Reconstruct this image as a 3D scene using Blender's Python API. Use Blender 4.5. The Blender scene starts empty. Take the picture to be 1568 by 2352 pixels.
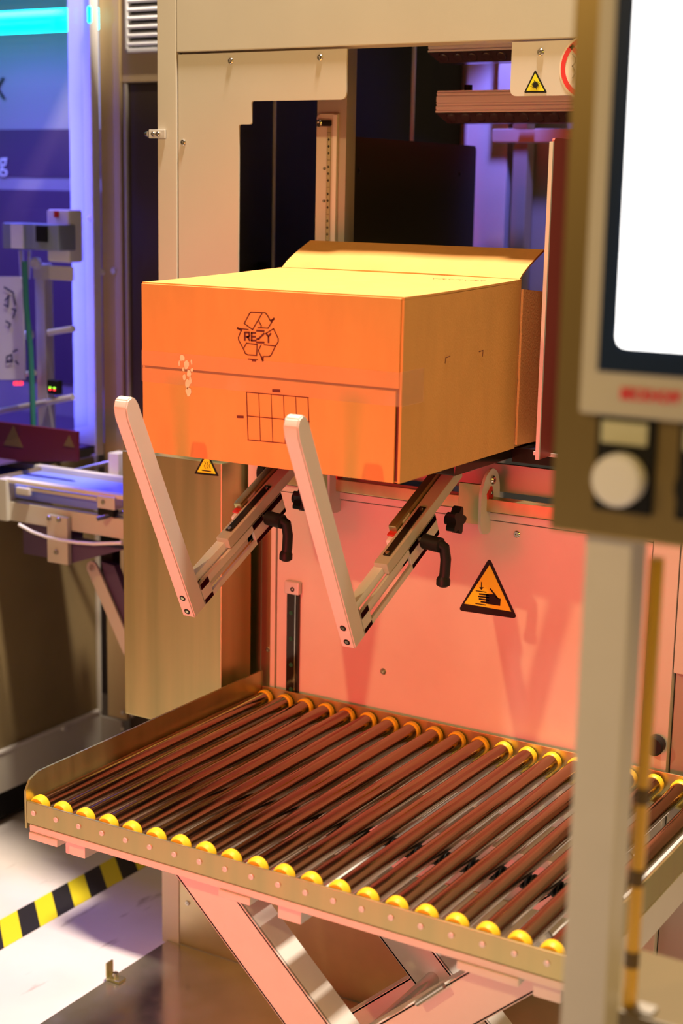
import bpy, bmesh, math, random
from mathutils import Vector, Matrix
random.seed(7)
S = bpy.context.scene
C = S.collection
PI = math.pi

# ------------------------------------------------------------------ camera
RIGHT = Vector((0.8554, 0.5179, 0.0187)); UP = Vector((-0.1224, 0.1656, 0.9786)); FWD = Vector((-0.5039, 0.8392, -0.2051))
RIGHT.normalize(); FWD = (FWD - RIGHT*FWD.dot(RIGHT)).normalized(); UP = RIGHT.cross(FWD).normalized()
CAM = Vector((1.822, -2.362, 1.55)); FPX = 3525.0
cam = bpy.data.cameras.new('camera'); camo = bpy.data.objects.new('camera', cam); C.objects.link(camo)
m = Matrix((RIGHT, UP, -FWD)).transposed().to_4x4(); m.translation = CAM
camo.matrix_world = m
cam.sensor_width = 36; cam.sensor_fit = 'HORIZONTAL'; cam.lens = FPX/1568*36
cam.dof.use_dof = True; cam.dof.focus_distance = 2.55; cam.dof.aperture_fstop = 5.0
cam.clip_start = .05; cam.clip_end = 60
S.camera = camo

# ------------------------------------------------------------------ light
S.view_settings.view_transform = 'Standard'; S.view_settings.look = 'None'
S.view_settings.gamma = 1; S.view_settings.use_curve_mapping = False
S.view_settings.exposure = 0.10
W = bpy.data.worlds.new('hall_air'); S.world = W; W.use_nodes = True
W.node_tree.nodes['Background'].inputs[0].default_value = (1.0, .58, .20, 1)
W.node_tree.nodes['Background'].inputs[1].default_value = .08

def aim(o, loc, tgt):
    o.location = loc
    o.rotation_euler = (Vector(tgt)-Vector(loc)).to_track_quat('-Z', 'Y').to_euler()
def area(name, loc, tgt, sx, sy, power, col, spread=PI):
    l = bpy.data.lights.new(name, 'AREA'); l.shape = 'RECTANGLE'; l.size = sx; l.size_y = sy
    l.energy = power; l.color = col; l.spread = spread
    o = bpy.data.objects.new(name, l); C.objects.link(o); aim(o, loc, tgt); return o
def spot(name, loc, tgt, ang, power, col, r=.05, blend=.3):
    l = bpy.data.lights.new(name, 'SPOT'); l.spot_size = math.radians(ang); l.spot_blend = blend
    l.energy = power; l.color = col; l.shadow_soft_size = r
    o = bpy.data.objects.new(name, l); C.objects.link(o); aim(o, loc, tgt); return o
spot('key_spot_light', (-.22, -3.5, 3.0), (.80, 0, 1.12), 42, 190, (1, .66, .27), .05, .5)
area('overhead_light', (.82, -.24, 4.8), (.4, -.3, 0), .22, .22, 370, (1, .84, .66))
for rx_, rp_w in ((.10, 70), (.50, 155), (.95, 92)):  # one red source split in three so its shadows overlap softly
    spot('red_front_light', (rx_, -3.3, .85), (.46-.10*(rx_-.5), 0, .80), 28, rp_w*1.12, (1, .025, .045), .30, .35)
area('warm_side_light', (3.6, -1.4, 2.3), (.9, -.2, .8), .9, .9, 17, (1, .60, .07))
area('front_fill_light', (1.6, -5.2, 3.4), (.9, 0, 1.0), 1.2, 1.2, 25, (1, .69, .34))  # warm fill added to lift all front faces, no real lamp
area('violet_cabinet_light', (-1.15, .45, 2.05), (-1.15, .6, 1.0), .5, .5, 17, (.20, .12, 1), math.radians(120))
area('blue_cabinet_light', (-1.05, .34, 1.62), (-.728, .606, 1.62), .04, 1.35, 1.25, (.11, .13, 1), math.radians(17))
spot('blue_conveyor_light', (-.33, .34, 1.55), (-.38, .30, .9), 26, 16, (.14, .11, 1), .05, .6)
spot('blue_rear_light', (.42, .72, 2.18), (.19, 1.02, 1.50), 40, 42, (.22, .20, 1), .03, .5)

# ------------------------------------------------------------------ helpers
def P(px, py, ax, v):
    """point of the plane ax = v seen at this place of the photograph"""
    d = RIGHT*((px-784)/FPX) + UP*((1176-py)/FPX) + FWD
    i = 'XYZ'.index(ax)
    return CAM + d*((v-CAM[i])/d[i])

class MB:
    def __init__(s): s.bm = bmesh.new()
    def add(s, vs, fs, mat=0):
        v = [s.bm.verts.new(p) for p in vs]
        for f in fs:
            try:
                nf = s.bm.faces.new([v[i] for i in f]); nf.material_index = mat
            except ValueError: pass
        return v
    def box(s, a, b, bev=0, M=None, mat=0):
        x0, y0, z0 = [min(a[i], b[i]) for i in range(3)]; x1, y1, z1 = [max(a[i], b[i]) for i in range(3)]
        t = bmesh.new()
        bmesh.ops.create_cube(t, size=1)
        for v in t.verts:
            v.co = Vector(((x0+x1)/2+v.co.x*(x1-x0), (y0+y1)/2+v.co.y*(y1-y0), (z0+z1)/2+v.co.z*(z1-z0)))
        if bev > 0: bmesh.ops.bevel(t, geom=list(t.edges), offset=min(bev, .45*min(x1-x0, y1-y0, z1-z0)), segments=2, affect='EDGES', profile=.5)
        s.merge(t, M, mat); return s
    def merge(s, t, M=None, mat=0):
        t.verts.index_update()
        vs = [s.bm.verts.new((M @ v.co) if M else v.co) for v in t.verts]
        for f in t.faces:
            try:
                nf = s.bm.faces.new([vs[v.index] for v in f.verts]); nf.material_index = mat
            except ValueError: pass
        t.free()
    def cyl(s, p0, p1, r, n=20, r2=None, M=None, mat=0, cap=True):
        p0 = Vector(p0); p1 = Vector(p1); r2 = r if r2 is None else r2
        d = (p1-p0).normalized(); u = d.orthogonal().normalized(); w = d.cross(u)
        vs = []
        for p, rr in ((p0, r), (p1, r2)):
            for k in range(n):
                a = 2*PI*k/n; q = p + (u*math.cos(a)+w*math.sin(a))*rr
                vs.append(M @ q if M else q)
        fs = [(k, (k+1) % n, n+(k+1) % n, n+k) for k in range(n)]
        if cap: fs += [tuple(range(n-1, -1, -1)), tuple(range(n, 2*n))]
        s.add(vs, fs, mat); return s
    def lathe(s, p0, d, prof, n=20, mat=0):
        """prof: (distance along d, radius)"""
        p0 = Vector(p0); d = Vector(d).normalized(); u = d.orthogonal().normalized(); w = d.cross(u)
        vs = []
        for (h, r) in prof:
            for k in range(n):
                a = 2*PI*k/n; vs.append(p0+d*h+(u*math.cos(a)+w*math.sin(a))*max(r, 1e-5))
        fs = []
        for j in range(len(prof)-1):
            for k in range(n): fs.append((j*n+k, j*n+(k+1) % n, (j+1)*n+(k+1) % n, (j+1)*n+k))
        fs += [tuple(range(n-1, -1, -1)), tuple(range((len(prof)-1)*n, len(prof)*n))]
        s.add(vs, fs, mat); return s
    def tube(s, pts, r, n=10, mat=0):
        pts = [Vector(p) for p in pts]; rings = []
        u = None
        for i, p in enumerate(pts):
            d = (pts[min(i+1, len(pts)-1)]-pts[max(i-1, 0)]).normalized()
            u = d.orthogonal().normalized() if u is None else (u-d*u.dot(d)).normalized()
            w = d.cross(u); rings.append([p+(u*math.cos(2*PI*k/n)+w*math.sin(2*PI*k/n))*r for k in range(n)])
        vs = [q for rg in rings for q in rg]; fs = []
        for j in range(len(pts)-1):
            for k in range(n): fs.append((j*n+k, j*n+(k+1) % n, (j+1)*n+(k+1) % n, (j+1)*n+k))
        fs += [tuple(range(n-1, -1, -1)), tuple(range((len(pts)-1)*n, len(pts)*n))]
        s.add(vs, fs, mat); return s
    def prism(s, pts, d, mat=0):
        """flat outline pts (3d) pushed along vector d"""
        d = Vector(d); n = len(pts); a = [Vector(p) for p in pts]
        s.add(a+[p+d for p in a], [tuple(range(n)), tuple(range(2*n-1, n-1, -1))]+[(k, (k+1) % n, n+(k+1) % n, n+k) for k in range(n)], mat)
        return s
    def build(s, name, mat, parent=None, smooth=True, label=None):
        bmesh.ops.recalc_face_normals(s.bm, faces=s.bm.faces)
        me = bpy.data.meshes.new(name)
        off = Vector((0, 0, 0))
        if parent is None:
            xs = [v.co for v in s.bm.verts]
            off = Vector(((min(v.x for v in xs)+max(v.x for v in xs))/2, (min(v.y for v in xs)+max(v.y for v in xs))/2, min(v.z for v in xs)))
            for v in s.bm.verts: v.co -= off
        s.bm.to_mesh(me); s.bm.free()
        for mm in (mat if isinstance(mat, (list, tuple)) else [mat]): me.materials.append(mm)
        if smooth:
            me.polygons.foreach_set('use_smooth', [True]*len(me.polygons))
            me.set_sharp_from_angle(angle=math.radians(32))
        o = bpy.data.objects.new(name, me); C.objects.link(o)
        if smooth:
            wn = o.modifiers.new('weighted_normal', 'WEIGHTED_NORMAL'); wn.keep_sharp = True
        if parent is None: o.location = off
        else: attach(o, parent)
        if label: o['label'] = label
        return o
def attach(o, parent):
    o.parent = parent
    if parent.type == 'EMPTY' or parent.parent is None: o.matrix_parent_inverse = Matrix.Translation(-parent.location)
def tag(o, label, cat, group=None):
    o['label'] = label; o['category'] = cat
    if group: o['group'] = group
    return o
def thing(name, label, cat, loc=(0, 0, 0), group=None):
    o = bpy.data.objects.new(name, None); C.objects.link(o); o.location = loc; o.empty_display_size = .05
    return tag(o, label, cat, group)
def struct(o): o['kind'] = 'structure'; return o
def copy_tree(o, parent=None):
    c = o.copy(); C.objects.link(c)
    if parent: c.parent = parent; c.matrix_parent_inverse = o.matrix_parent_inverse.copy()
    for ch in list(o.children): copy_tree(ch, c)
    return c
def rounded(pts, r, n=5):
    """round the corners of a flat outline"""
    out = []; k = len(pts)
    for i in range(k):
        p = Vector(pts[i]); a = Vector(pts[i-1])-p; b = Vector(pts[(i+1) % k])-p
        rr = r[i] if isinstance(r, (list, tuple)) else r
        if rr <= 0: out.append(p); continue
        rr = min(rr, a.length*.49, b.length*.49)
        p0 = p+a.normalized()*rr; p1 = p+b.normalized()*rr
        for j in range(n+1):
            t = j/n; out.append(p0*(1-t)**2+p*2*t*(1-t)+p1*t*t)
    return out
def strokes(mb, pts, w, d, nrm=Vector((0, 1, 0)), mat=0, closed=False):
    """thin raised line along pts lying in a plane with normal nrm"""
    pts = [Vector(p) for p in pts]
    if closed: pts.append(pts[0])
    for a, b in zip(pts, pts[1:]):
        t = (b-a)
        if t.length < 1e-6: continue
        t.normalize(); q = t.cross(nrm)*w/2; e = t*w*.4
        mb.prism([a-e+q, b+e+q, b+e-q, a-e-q], Vector(d), mat)
def text_mesh(name, body, size, loc, rot, mat, parent=None, ext=.0004, ax='CENTER', sx=1.0, bold=0):
    cu = bpy.data.curves.new(name, 'FONT'); cu.body = body; cu.size = size; cu.extrude = ext; cu.align_x = ax; cu.align_y = 'CENTER'
    cu.offset = bold
    t = bpy.data.objects.new(name+'_curve', cu); C.objects.link(t)
    dg = bpy.context.evaluated_depsgraph_get(); me = bpy.data.meshes.new_from_object(t.evaluated_get(dg))
    bpy.data.objects.remove(t); bpy.data.curves.remove(cu)
    me.transform(Matrix.Translation(loc) @ rot.to_4x4() @ Matrix.Diagonal((sx, 1, 1, 1)))
    me.materials.clear(); me.materials.append(mat)
    o = bpy.data.objects.new(name, me); C.objects.link(o)
    if parent: attach(o, parent)
    return o
FACE_FRONT = Matrix(((1, 0, 0), (0, 0, -1), (0, 1, 0)))     # text lying in XZ, read from -Y

# ------------------------------------------------------------------ materials
def mat(name, col, rough=.5, metal=0., noise=0., nscale=20., stretch=(1, 1, 1), bump=0., bscale=200., emit=None, estr=0, trans=0, alpha=1, coat=0, spec=.5, rnoise=0):
    m = bpy.data.materials.new(name); m.use_nodes = True; nt = m.node_tree; b = nt.nodes['Principled BSDF']
    b.inputs['Base Color'].default_value = (*col, 1); b.inputs['Roughness'].default_value = rough
    b.inputs['Metallic'].default_value = metal; b.inputs['Specular IOR Level'].default_value = spec
    b.inputs['Transmission Weight'].default_value = trans; b.inputs['Alpha'].default_value = alpha
    b.inputs['Coat Weight'].default_value = coat
    if emit: b.inputs['Emission Color'].default_value = (*emit, 1); b.inputs['Emission Strength'].default_value = estr
    if noise or bump or rnoise:
        tc = nt.nodes.new('ShaderNodeTexCoord'); mp = nt.nodes.new('ShaderNodeMapping'); mp.inputs['Scale'].default_value = stretch
        nt.links.new(tc.outputs['Object'], mp.inputs[0])
    if noise or rnoise:
        n = nt.nodes.new('ShaderNodeTexNoise'); n.inputs['Scale'].default_value = nscale; n.inputs['Detail'].default_value = 5
        nt.links.new(mp.outputs[0], n.inputs['Vector'])
    if noise:
        r = nt.nodes.new('ShaderNodeMapRange'); r.inputs[1].default_value = .3; r.inputs[2].default_value = .7
        r.inputs[3].default_value = 1-noise; r.inputs[4].default_value = 1+noise
        nt.links.new(n.outputs[0], r.inputs[0])
        x = nt.nodes.new('ShaderNodeVectorMath'); x.operation = 'SCALE'; x.inputs[0].default_value = col
        nt.links.new(r.outputs[0], x.inputs['Scale']); nt.links.new(x.outputs[0], b.inputs['Base Color'])
    if rnoise:
        r = nt.nodes.new('ShaderNodeMapRange'); r.inputs[1].default_value = .3; r.inputs[2].default_value = .7
        r.inputs[3].default_value = max(.02, rough-rnoise); r.inputs[4].default_value = rough+rnoise
        nt.links.new(n.outputs[0], r.inputs[0]); nt.links.new(r.outputs[0], b.inputs['Roughness'])
    if bump:
        n2 = nt.nodes.new('ShaderNodeTexNoise'); n2.inputs['Scale'].default_value = bscale; n2.inputs['Detail'].default_value = 3
        nt.links.new(mp.outputs[0], n2.inputs['Vector'])
        bp = nt.nodes.new('ShaderNodeBump'); bp.inputs['Strength'].default_value = bump; bp.inputs['Distance'].default_value = .002
        nt.links.new(n2.outputs[0], bp.inputs['Height']); nt.links.new(bp.outputs[0], b.inputs['Normal'])
    return m
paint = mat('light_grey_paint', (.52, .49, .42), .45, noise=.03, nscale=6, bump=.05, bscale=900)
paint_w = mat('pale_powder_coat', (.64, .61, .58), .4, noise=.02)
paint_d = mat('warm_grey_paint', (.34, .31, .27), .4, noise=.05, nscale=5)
steel = mat('brushed_steel', (.48, .45, .22), .36, .92, noise=.08, nscale=30, stretch=(1, 1, .05), rnoise=.05)
steel_x = mat('brushed_plate', (.58, .52, .42), .17, .85, noise=.08, nscale=14, stretch=(1, 1, 1), rnoise=.07)
chrome = mat('zinc_steel', (.62, .58, .54), .2, 1., noise=.05, nscale=60)
roller_m = mat('roller_steel', (.31, .22, .15), .16, 1., noise=.10, nscale=40, stretch=(1, .1, 1), rnoise=.06)
alu = mat('anodised_aluminium', (.66, .64, .62), .4, .35, noise=.03)
dark_m = mat('black_steel', (.03, .022, .016), .16, .55, rnoise=.03, nscale=3)
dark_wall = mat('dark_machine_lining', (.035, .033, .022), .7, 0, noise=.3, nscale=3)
brown_steel = mat('brown_steel', (.46, .34, .18), .45, .1)
steel_soft = mat('satin_steel', (.58, .50, .30), .42, .88, noise=.05, nscale=20)
rear_dark = mat('dark_brown_panel', (.045, .03, .02), .35)
black = mat('black_plastic', (.008, .008, .008), .5, spec=.25)
blackr = mat('black_print', (.015, .01, .01), .6)
card = mat('corrugated_cardboard', (.68, .335, .095), .8, noise=.05, nscale=9, stretch=(3, 3, 1), bump=.15, bscale=260)
card_in = mat('cardboard_inner_face', (.52, .33, .13), .85, noise=.05, nscale=12, bump=.1)
ink = mat('dark_red_brown_print', (.12, .02, .015), .7)
tape_m = mat('clear_parcel_tape', (.88, .56, .34), .16, alpha=.16, noise=.06, nscale=25, coat=.3)
tear_m = mat('torn_white_paper', (.85, .72, .5), .7, noise=.15, nscale=90)
yel = mat('yellow_sticker', (.80, .78, .01), .45)
sign_w = mat('white_sticker_and_patch', (.8, .72, .64), .4)
sign_r = mat('red_sticker', (.75, .02, .03), .4)
redcap = mat('red_plastic', (.55, .02, .01), .35)
cap_m = mat('yellow_roller_cap', (.85, .52, .02), .4)
blue_belt = mat('blue_belt', (.18, .25, .85), .4)
violet_m = mat('dark_violet_steel', (.10, .06, .13), .4, .2)
pale = mat('white_plastic', (.80, .80, .82), .35)
glass = mat('clear_door_panel', (.01, .01, .012), .03, alpha=.10, spec=.6)
smoke = mat('smoked_panel', (.24, .18, .09), .16, noise=.15, nscale=3, coat=.3)
screen_m = mat('lit_screen', (.9, .9, .9), .4, emit=(1, 1, 1), estr=6)
bezel_m = mat('navy_screen_border', (.006, .02, .06), .3)
cyan_m = mat('cyan_light_tube', (0, .6, .6), .3, emit=(0, .95, 1), estr=5)
led_g = mat('green_led', (.2, .8, .02), .4, emit=(.35, 1, .05), estr=3)
led_r = mat('red_led', (.8, .02, .02), .4, emit=(1, .03, .05), estr=3)
green_m = mat('dark_green_hole_plug', (.0, .09, .04), .5)
yhose = mat('yellow_hose', (.80, .46, .02), .3, coat=.3)
lens_m = mat('dark_led_lens', (.05, .03, .045), .2, coat=.4)
ruler_m = mat('steel_ruler', (.36, .34, .20), .45, .2)
hose_g = mat('green_hose', (.02, .14, .12), .4)
blackwall = mat('dark_curtain', (.035, .034, .030), .9, noise=.45, nscale=5, stretch=(.4, 1, 2.5), bump=.2, bscale=12)

# floor: pale, scuffed
fm = bpy.data.materials.new('pale_scuffed_floor'); fm.use_nodes = True
nt = fm.node_tree; b = nt.nodes['Principled BSDF']; b.inputs['Roughness'].default_value = .55
tc = nt.nodes.new('ShaderNodeTexCoord')
def nz(sc, st, det=4):
    mp = nt.nodes.new('ShaderNodeMapping'); mp.inputs['Scale'].default_value = st; nt.links.new(tc.outputs['Object'], mp.inputs[0])
    n = nt.nodes.new('ShaderNodeTexNoise'); n.inputs['Scale'].default_value = sc; n.inputs['Detail'].default_value = det
    nt.links.new(mp.outputs[0], n.inputs['Vector']); return n
n1 = nz(2.2, (1, 1, 1)); n2 = nz(9, (3, .6, 1))
cr = nt.nodes.new('ShaderNodeValToRGB'); cr.color_ramp.elements[0].position = .3; cr.color_ramp.elements[0].color = (.60, .52, .50, 1)
cr.color_ramp.elements[1].position = .6; cr.color_ramp.elements[1].color = (.74, .68, .66, 1)
nt.links.new(n1.outputs[0], cr.inputs[0])
cr2 = nt.nodes.new('ShaderNodeValToRGB'); cr2.color_ramp.elements[0].position = .26; cr2.color_ramp.elements[0].color = (.5, .45, .42, 1)
cr2.color_ramp.elements[1].position = .36; cr2.color_ramp.elements[1].color = (1, 1, 1, 1); nt.links.new(n2.outputs[0], cr2.inputs[0])
mx = nt.nodes.new('ShaderNodeMix'); mx.data_type = 'RGBA'; mx.blend_type = 'MULTIPLY'; mx.inputs[0].default_value = 1
nt.links.new(cr.outputs[0], mx.inputs[6]); nt.links.new(cr2.outputs[0], mx.inputs[7]); nt.links.new(mx.outputs[2], b.inputs['Base Color'])

# ------------------------------------------------------------------ setting
struct(MB().box((-4, -5, -.05), (5, 4, 0)).build('floor', fm, smooth=False))
struct(MB().box((-4, 2.6, 0), (5, 2.68, 4.2)).build('wall_back', blackwall, smooth=False))

def bolt(mb, p, n=(0, -1, 0), r=.006, h=.004):
    n = Vector(n)
    mb.lathe(Vector(p)-n*.001, n, [(0, r*1.0), (h*.6, r), (h, r*.75), (h, r*.42), (h*.35, r*.40), (h*.34, .0001)], 14)
def warn_triangle(name, pts3, nrm, parent, border=.13, rnd=.14, mname='black_border'):
    """black rounded triangle + yellow field; returns the sticker part"""
    n = Vector(nrm); c = sum((Vector(p) for p in pts3), Vector())/3; L = (Vector(pts3[0])-Vector(pts3[1])).length
    o = MB().prism(rounded(pts3, L*rnd, 6), n*.0006).build(name, black, parent, smooth=False)
    inner = [c+(Vector(p)-c)*(1-border*2.3)+n*.0006 for p in pts3]
    MB().prism(rounded(inner, L*.02, 3), n*.0004).build('yellow_field', yel, o, smooth=False)
    return o

# ------------------------------------------------------------------ main machine
TOPZ = 2.3
mach = thing('packing_machine', 'pale grey packing machine with open upper window, lit pink and tan, behind the cardboard box', 'machine', (.5, .3, 0))
MB().box((-.015, 0, 0), (.0295, .06, TOPZ), .002).build('frame_post', paint, mach)
MB().box((1.0, 0, 0), (1.046, .06, TOPZ), .002).build('frame_post', paint, mach)
MB().box((-.015, 1.25, 0), (.03, 1.31, TOPZ), .002).build('frame_post', paint, mach)
MB().box((1.0, 1.25, 0), (1.046, 1.31, TOPZ), .002).build('frame_post', paint, mach)
MB().box((.030, 0.0, 1.794), (.9995, .05, TOPZ), .002).build('top_beam', paint, mach)
MB().box((-.015, .061, 2.24), (1.046, 1.31, 2.26)).build('added_roof_panel', paint_d, mach)  # unseen plate added over the interior for its shadow
MB().box((.03, .0, .0), (1.0, .0005+.05, .006)).build('sill', paint_d, mach)
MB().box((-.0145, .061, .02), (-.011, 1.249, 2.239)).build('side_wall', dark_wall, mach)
# cover plate with the stepped cut-out
def Yp(px, py, y=.003): return P(px, py, 'Y', y)
A = [(.032, 1.790), (.396, 1.790), (.396, 1.705), (.1965, 1.705), (.1965, 1.664), (.169, 1.664), (.169, 1.19), (.032, 1.19)]
out = rounded([(x, .003, z) for x, z in A], [0, 0, .012, .004, .004, .004, 0, 0], 5)
cp = MB().prism(out, (0, .004, 0)).build('cover_plate', paint, mach, smooth=False)
for q in ((530, 140), (735, 132), (421, 327)):
    mb = MB(); bolt(mb, P(*q, 'Y', .003), r=.0058); mb.build('bolt', chrome, cp)
MB().box((.030, .012, 1.12), (.0315, .016, 1.793)).build('shadow_gap', black, mach)
# right lobe plate with the signs
out = rounded([(.709, .003, 1.791), (1.0, .003, 1.791), (1.0, .003, 1.706), (.709, .003, 1.706)], [0, 0, 0, .012], 5)
lp = MB().prism(out, (0, .004, 0)).build('sign_plate', paint_w, mach, smooth=False)
mb = MB(); bolt(mb, P(1241, 120, 'Y', .003), r=.006); mb.build('bolt', chrome, lp)
ls = warn_triangle('laser_warning_sticker', [P(1229, 160, 'Y', .003), P(1203, 213, 'Y', .003), P(1256, 213, 'Y', .003)], (0, -1, 0), mach, border=.1, rnd=.06)
c = P(1229, 195, 'Y', .0018); mb = MB(); pts = []
for k in range(32):
    a = 2*PI*k/32; rr = .0042 if k % 2 else (.010 if k % 8 == 0 else .0072)
    pts.append(c+Vector((math.cos(a+.3)*rr, 0, math.sin(a+.3)*rr*.9)))
mb.prism(pts, (0, -.0004, 0)).build('starburst_symbol', black, ls, smooth=False)
pc = Vector((.846, .003, 1.749))
ps = MB().lathe(pc, (0, -1, 0), [(0, .052), (.0005, .052)], 48).build('prohibition_sticker', sign_w, mach, smooth=False)
mb = MB(); n = 48
for k in range(n):
    a0, a1 = 2*PI*k/n, 2*PI*(k+1)/n
    q = lambda a, r: pc+Vector((math.cos(a)*r, -.0006, math.sin(a)*r))
    mb.prism([q(a0, .049), q(a1, .049), q(a1, .0415), q(a0, .0415)], (0, -.0004, 0))
mb.prism([pc+Vector((-.036, -.0006, .031)), pc+Vector((-.031, -.0006, .036)), pc+Vector((.036, -.0006, -.031)), pc+Vector((.031, -.0006, -.036))], (0, -.0004, 0))
mb.build('red_ring', sign_r, ps, smooth=False)
mb = MB(); strokes(mb, [pc+Vector((-.030+.006*abs(math.sin(k)), -.0008, .02-.006*k)) for k in range(7)], .002, (0, -.0003, 0)); mb.build('hand_symbol', paint_d, ps)
# lower door and rails
dp = MB().box((.262, .004, .30), (.9985, .012, .9945), .0015).build('lower_door', paint_w, mach)
MB().box((.250, .0, .30), (.2605, .05, 1.02), .001).build('door_frame', paint_w, mach)
MB().box((.262, .0, .9965), (.9995, .03, 1.0095), .0015).build('cross_rail', paint_w, mach)
MB().box((.262, .02, .99), (.9985, .024, 1.0)).build('rail_gap', black, mach)
MB().box((.03, .002, .006), (.9985, .012, .30), .001).build('base_panel', steel_soft, mach)
MB().box((.03, .002, .3005), (.2495, .012, .50), .001).build('base_panel', steel_soft, mach)
for q in ((431, 2074),):
    mb = MB(); bolt(mb, P(*q, 'Y', .002), r=.0052); mb.build('bolt', chrome, mach)
for q in ((880, 1542), (1187, 1227)):
    mb = MB(); bolt(mb, P(*q, 'Y', .004), r=.0062); mb.build('bolt', chrome, dp)
MB().box((.2095, .03, .50), (.249, .034, 1.1)).build('recess_wall', steel, mach)
mb = MB(); bolt(mb, P(615, 1492, 'Y', .03), r=.0045); mb.build('bolt', chrome, mach)
MB().box((.262, .06, 1.035), (.9985, .07, 1.085), .001).build('rear_rail', paint, mach)
# turning shaft
MB().box((.222, -.014, 1.013), (.9985, .012, 1.036), .002).build('turning_shaft', steel, mach)
MB().box((.216, -.03, .985), (.2395, .02, 1.12), .003).build('shaft_bearing', paint_w, mach)
mb = MB(); mb.cyl(P(618, 1085, 'X', .26), P(618, 1085, 'X', .26)+Vector((-.014, 0, 0)), .022, 24); mb.build('rubber_roller', black, mach)
# deck inside
MB().box((.30, -.20, 1.106), (.735, .95, 1.1285), .002).build('deck_plate', dark_m, mach)
MB().box((.735, .012, 1.100), (.999, .95, 1.1255), .001).build('deck_wing', dark_m, mach)
MB().box((.03, .10, 1.06), (.2985, .95, 1.08), .001).build('deck_wing', dark_m, mach)
MB().box((.78, .0, 1.118), (.9985, .004, 1.124)).build('deck_edge_strip', paint_w, mach)
# side guides
def yz_plate(name, x, pts, rad, m_, par, th=.004):
    return MB().prism(rounded([(x, y, z) for y, z in pts], rad, 5), (-th, 0, 0)).build(name, m_, par, smooth=False)
gl = yz_plate('side_guide', .262, [(.205, 1.13), (.205, 1.652), (.79, 1.652), (.79, 1.13)], [0, .006, .012, 0], dark_m, mach)
MB().box((.256, .200, 1.13), (.2625, .2045, 1.648)).build('guide_edge', alu, gl)
for q in ((824, 392), (1056, 400)):
    mb = MB(); bolt(mb, P(*q, 'X', .262), (1, 0, 0), r=.006, h=.002); mb.build('bolt', dark_m, gl)
gr = yz_plate('side_guide', .812, [(-.045, 1.12), (-.045, 1.638), (.60, 1.638), (.60, 1.12)], [0, .008, .012, 0], mat('red_lit_plate', (.30, .05, .04), .4, .2), mach)  # red light on this guide is put into its base colour
MB().box((.806, -.050, 1.12), (.8125, -.0455, 1.632)).build('guide_edge', alu, gr)
# height scale pillar
MB().box((.235, .165, 1.081), (.30, .20, 2.23), .001).build('inner_pillar', paint_d, mach)
pl = MB().prism(rounded([(.238, .16, 1.08), (.284, .16, 1.08), (.284, .16, 1.690), (.246, .16, 1.690), (.238, .16, 1.684)], 0), (0, .005, 0)).build('scale_plate', paint, mach, smooth=False)
MB().box((.276, .156, 1.09), (.2845, .16, 1.688), .001).build('scale_rail', paint_w, pl)
rl = MB().box((.2625, .1575, 1.10), (.2705, .1598, 1.665)).build('ruler', ruler_m, pl)
mb = MB()
for k in range(44):
    z = 1.655-.0125*k
    mb.box((.2632, .157, z), (.2698, .1575, z+.0008))
    if k % 4: mb.box((.2655, .157, z-.002), (.2677, .1575, z+.0028))
    for j in (1, 2, 3): mb.box((.2632, .157, z-.0031*j), (.2645, .1575, z-.0031*j+.0005))
mb.build('ruler_marks', black, rl, smooth=False)
MB().box((.243, .154, 1.667), (.272, .1598, 1.678), .003).build('slot', black, pl)
mb = MB(); bolt(mb, (.2475, .154, 1.6725), r=.0065, h=.005); mb.build('clamp_screw', chrome, pl)
for z in (1.590, 1.530):
    mb = MB(); bolt(mb, (.257, .1598, z), r=.0032, h=.003); mb.build('small_screw', chrome, pl)
# rods
for px_, y_, z0, z1, r in ((630, .33, 1.081, 2.23, .0036), (946, .6, 1.14, 2.23, .0046)):
    x = P(px_, 300, 'Y', y_).x
    MB().cyl((x, y_, z0), (x, y_, z1), r, 14).build('tie_rod', pale, mach)
x = P(803, 300, 'Y', .45).x
MB().cyl((x, .45, 1.0), (x, .45, 2.23), .0065, 16).build('guide_rod', violet_m, mach)
mb = MB(); mb.cyl((x, .45, P(803, 295, 'Y', .45).z), (x, .45, P(803, 308, 'Y', .45).z), .009, 16); mb.build('rod_collar', alu, mach)
x = P(614, 606, 'Y', .35).x; z = P(614, 606, 'Y', .35).z
MB().box((x-.016, .33, 1.06), (x+.012, .36, z+.003), .003).build('sensor_block', black, mach)
# rear column group
MB().box((.127, 1.0, .0), (.238, 1.06, 2.24), .004).build('rear_column', paint_w, mach)
MB().box((.127, .998, 1.0), (.134, 1.0, 2.24)).build('column_edge', alu, mach)
p0 = P(1145, 140, 'Y', .95); p1 = P(1230, 270, 'Y', .95)
MB().box((p0.x, .95, p1.z), (p1.x+.05, .99, p0.z+.3), .002).build('mounting_plate', paint, mach)
p0 = P(1130, 296, 'Y', .85); p1 = P(1290, 327, 'Y', .85)
MB().box((p0.x, .85, p1.z), (p1.x+.25, .90, p0.z), .002).build('cross_bracket', paint, mach)
p0 = P(1168, 330, 'Y', .99); p1 = P(1200, 600, 'Y', .99)
MB().box((p0.x+.012, .99, 1.0), (p1.x, 1.03, p0.z+.3), .002).build('rear_post', paint_d, mach)
p0 = P(1200, 330, 'Y', 1.05); p1 = P(1300, 600, 'Y', 1.05)
MB().box((p0.x, 1.05, 1.0), (p1.x+.5, 1.1, 2.24), .002).build('rear_panel', paint_d, mach)
p0 = P(1178, 262, 'Y', .80); p1 = P(1210, 296, 'Y', .80)
MB().box((p0.x, .80, p1.z), (p1.x, .84, p0.z), .001).build('valve_block', paint_d, mach)
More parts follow.
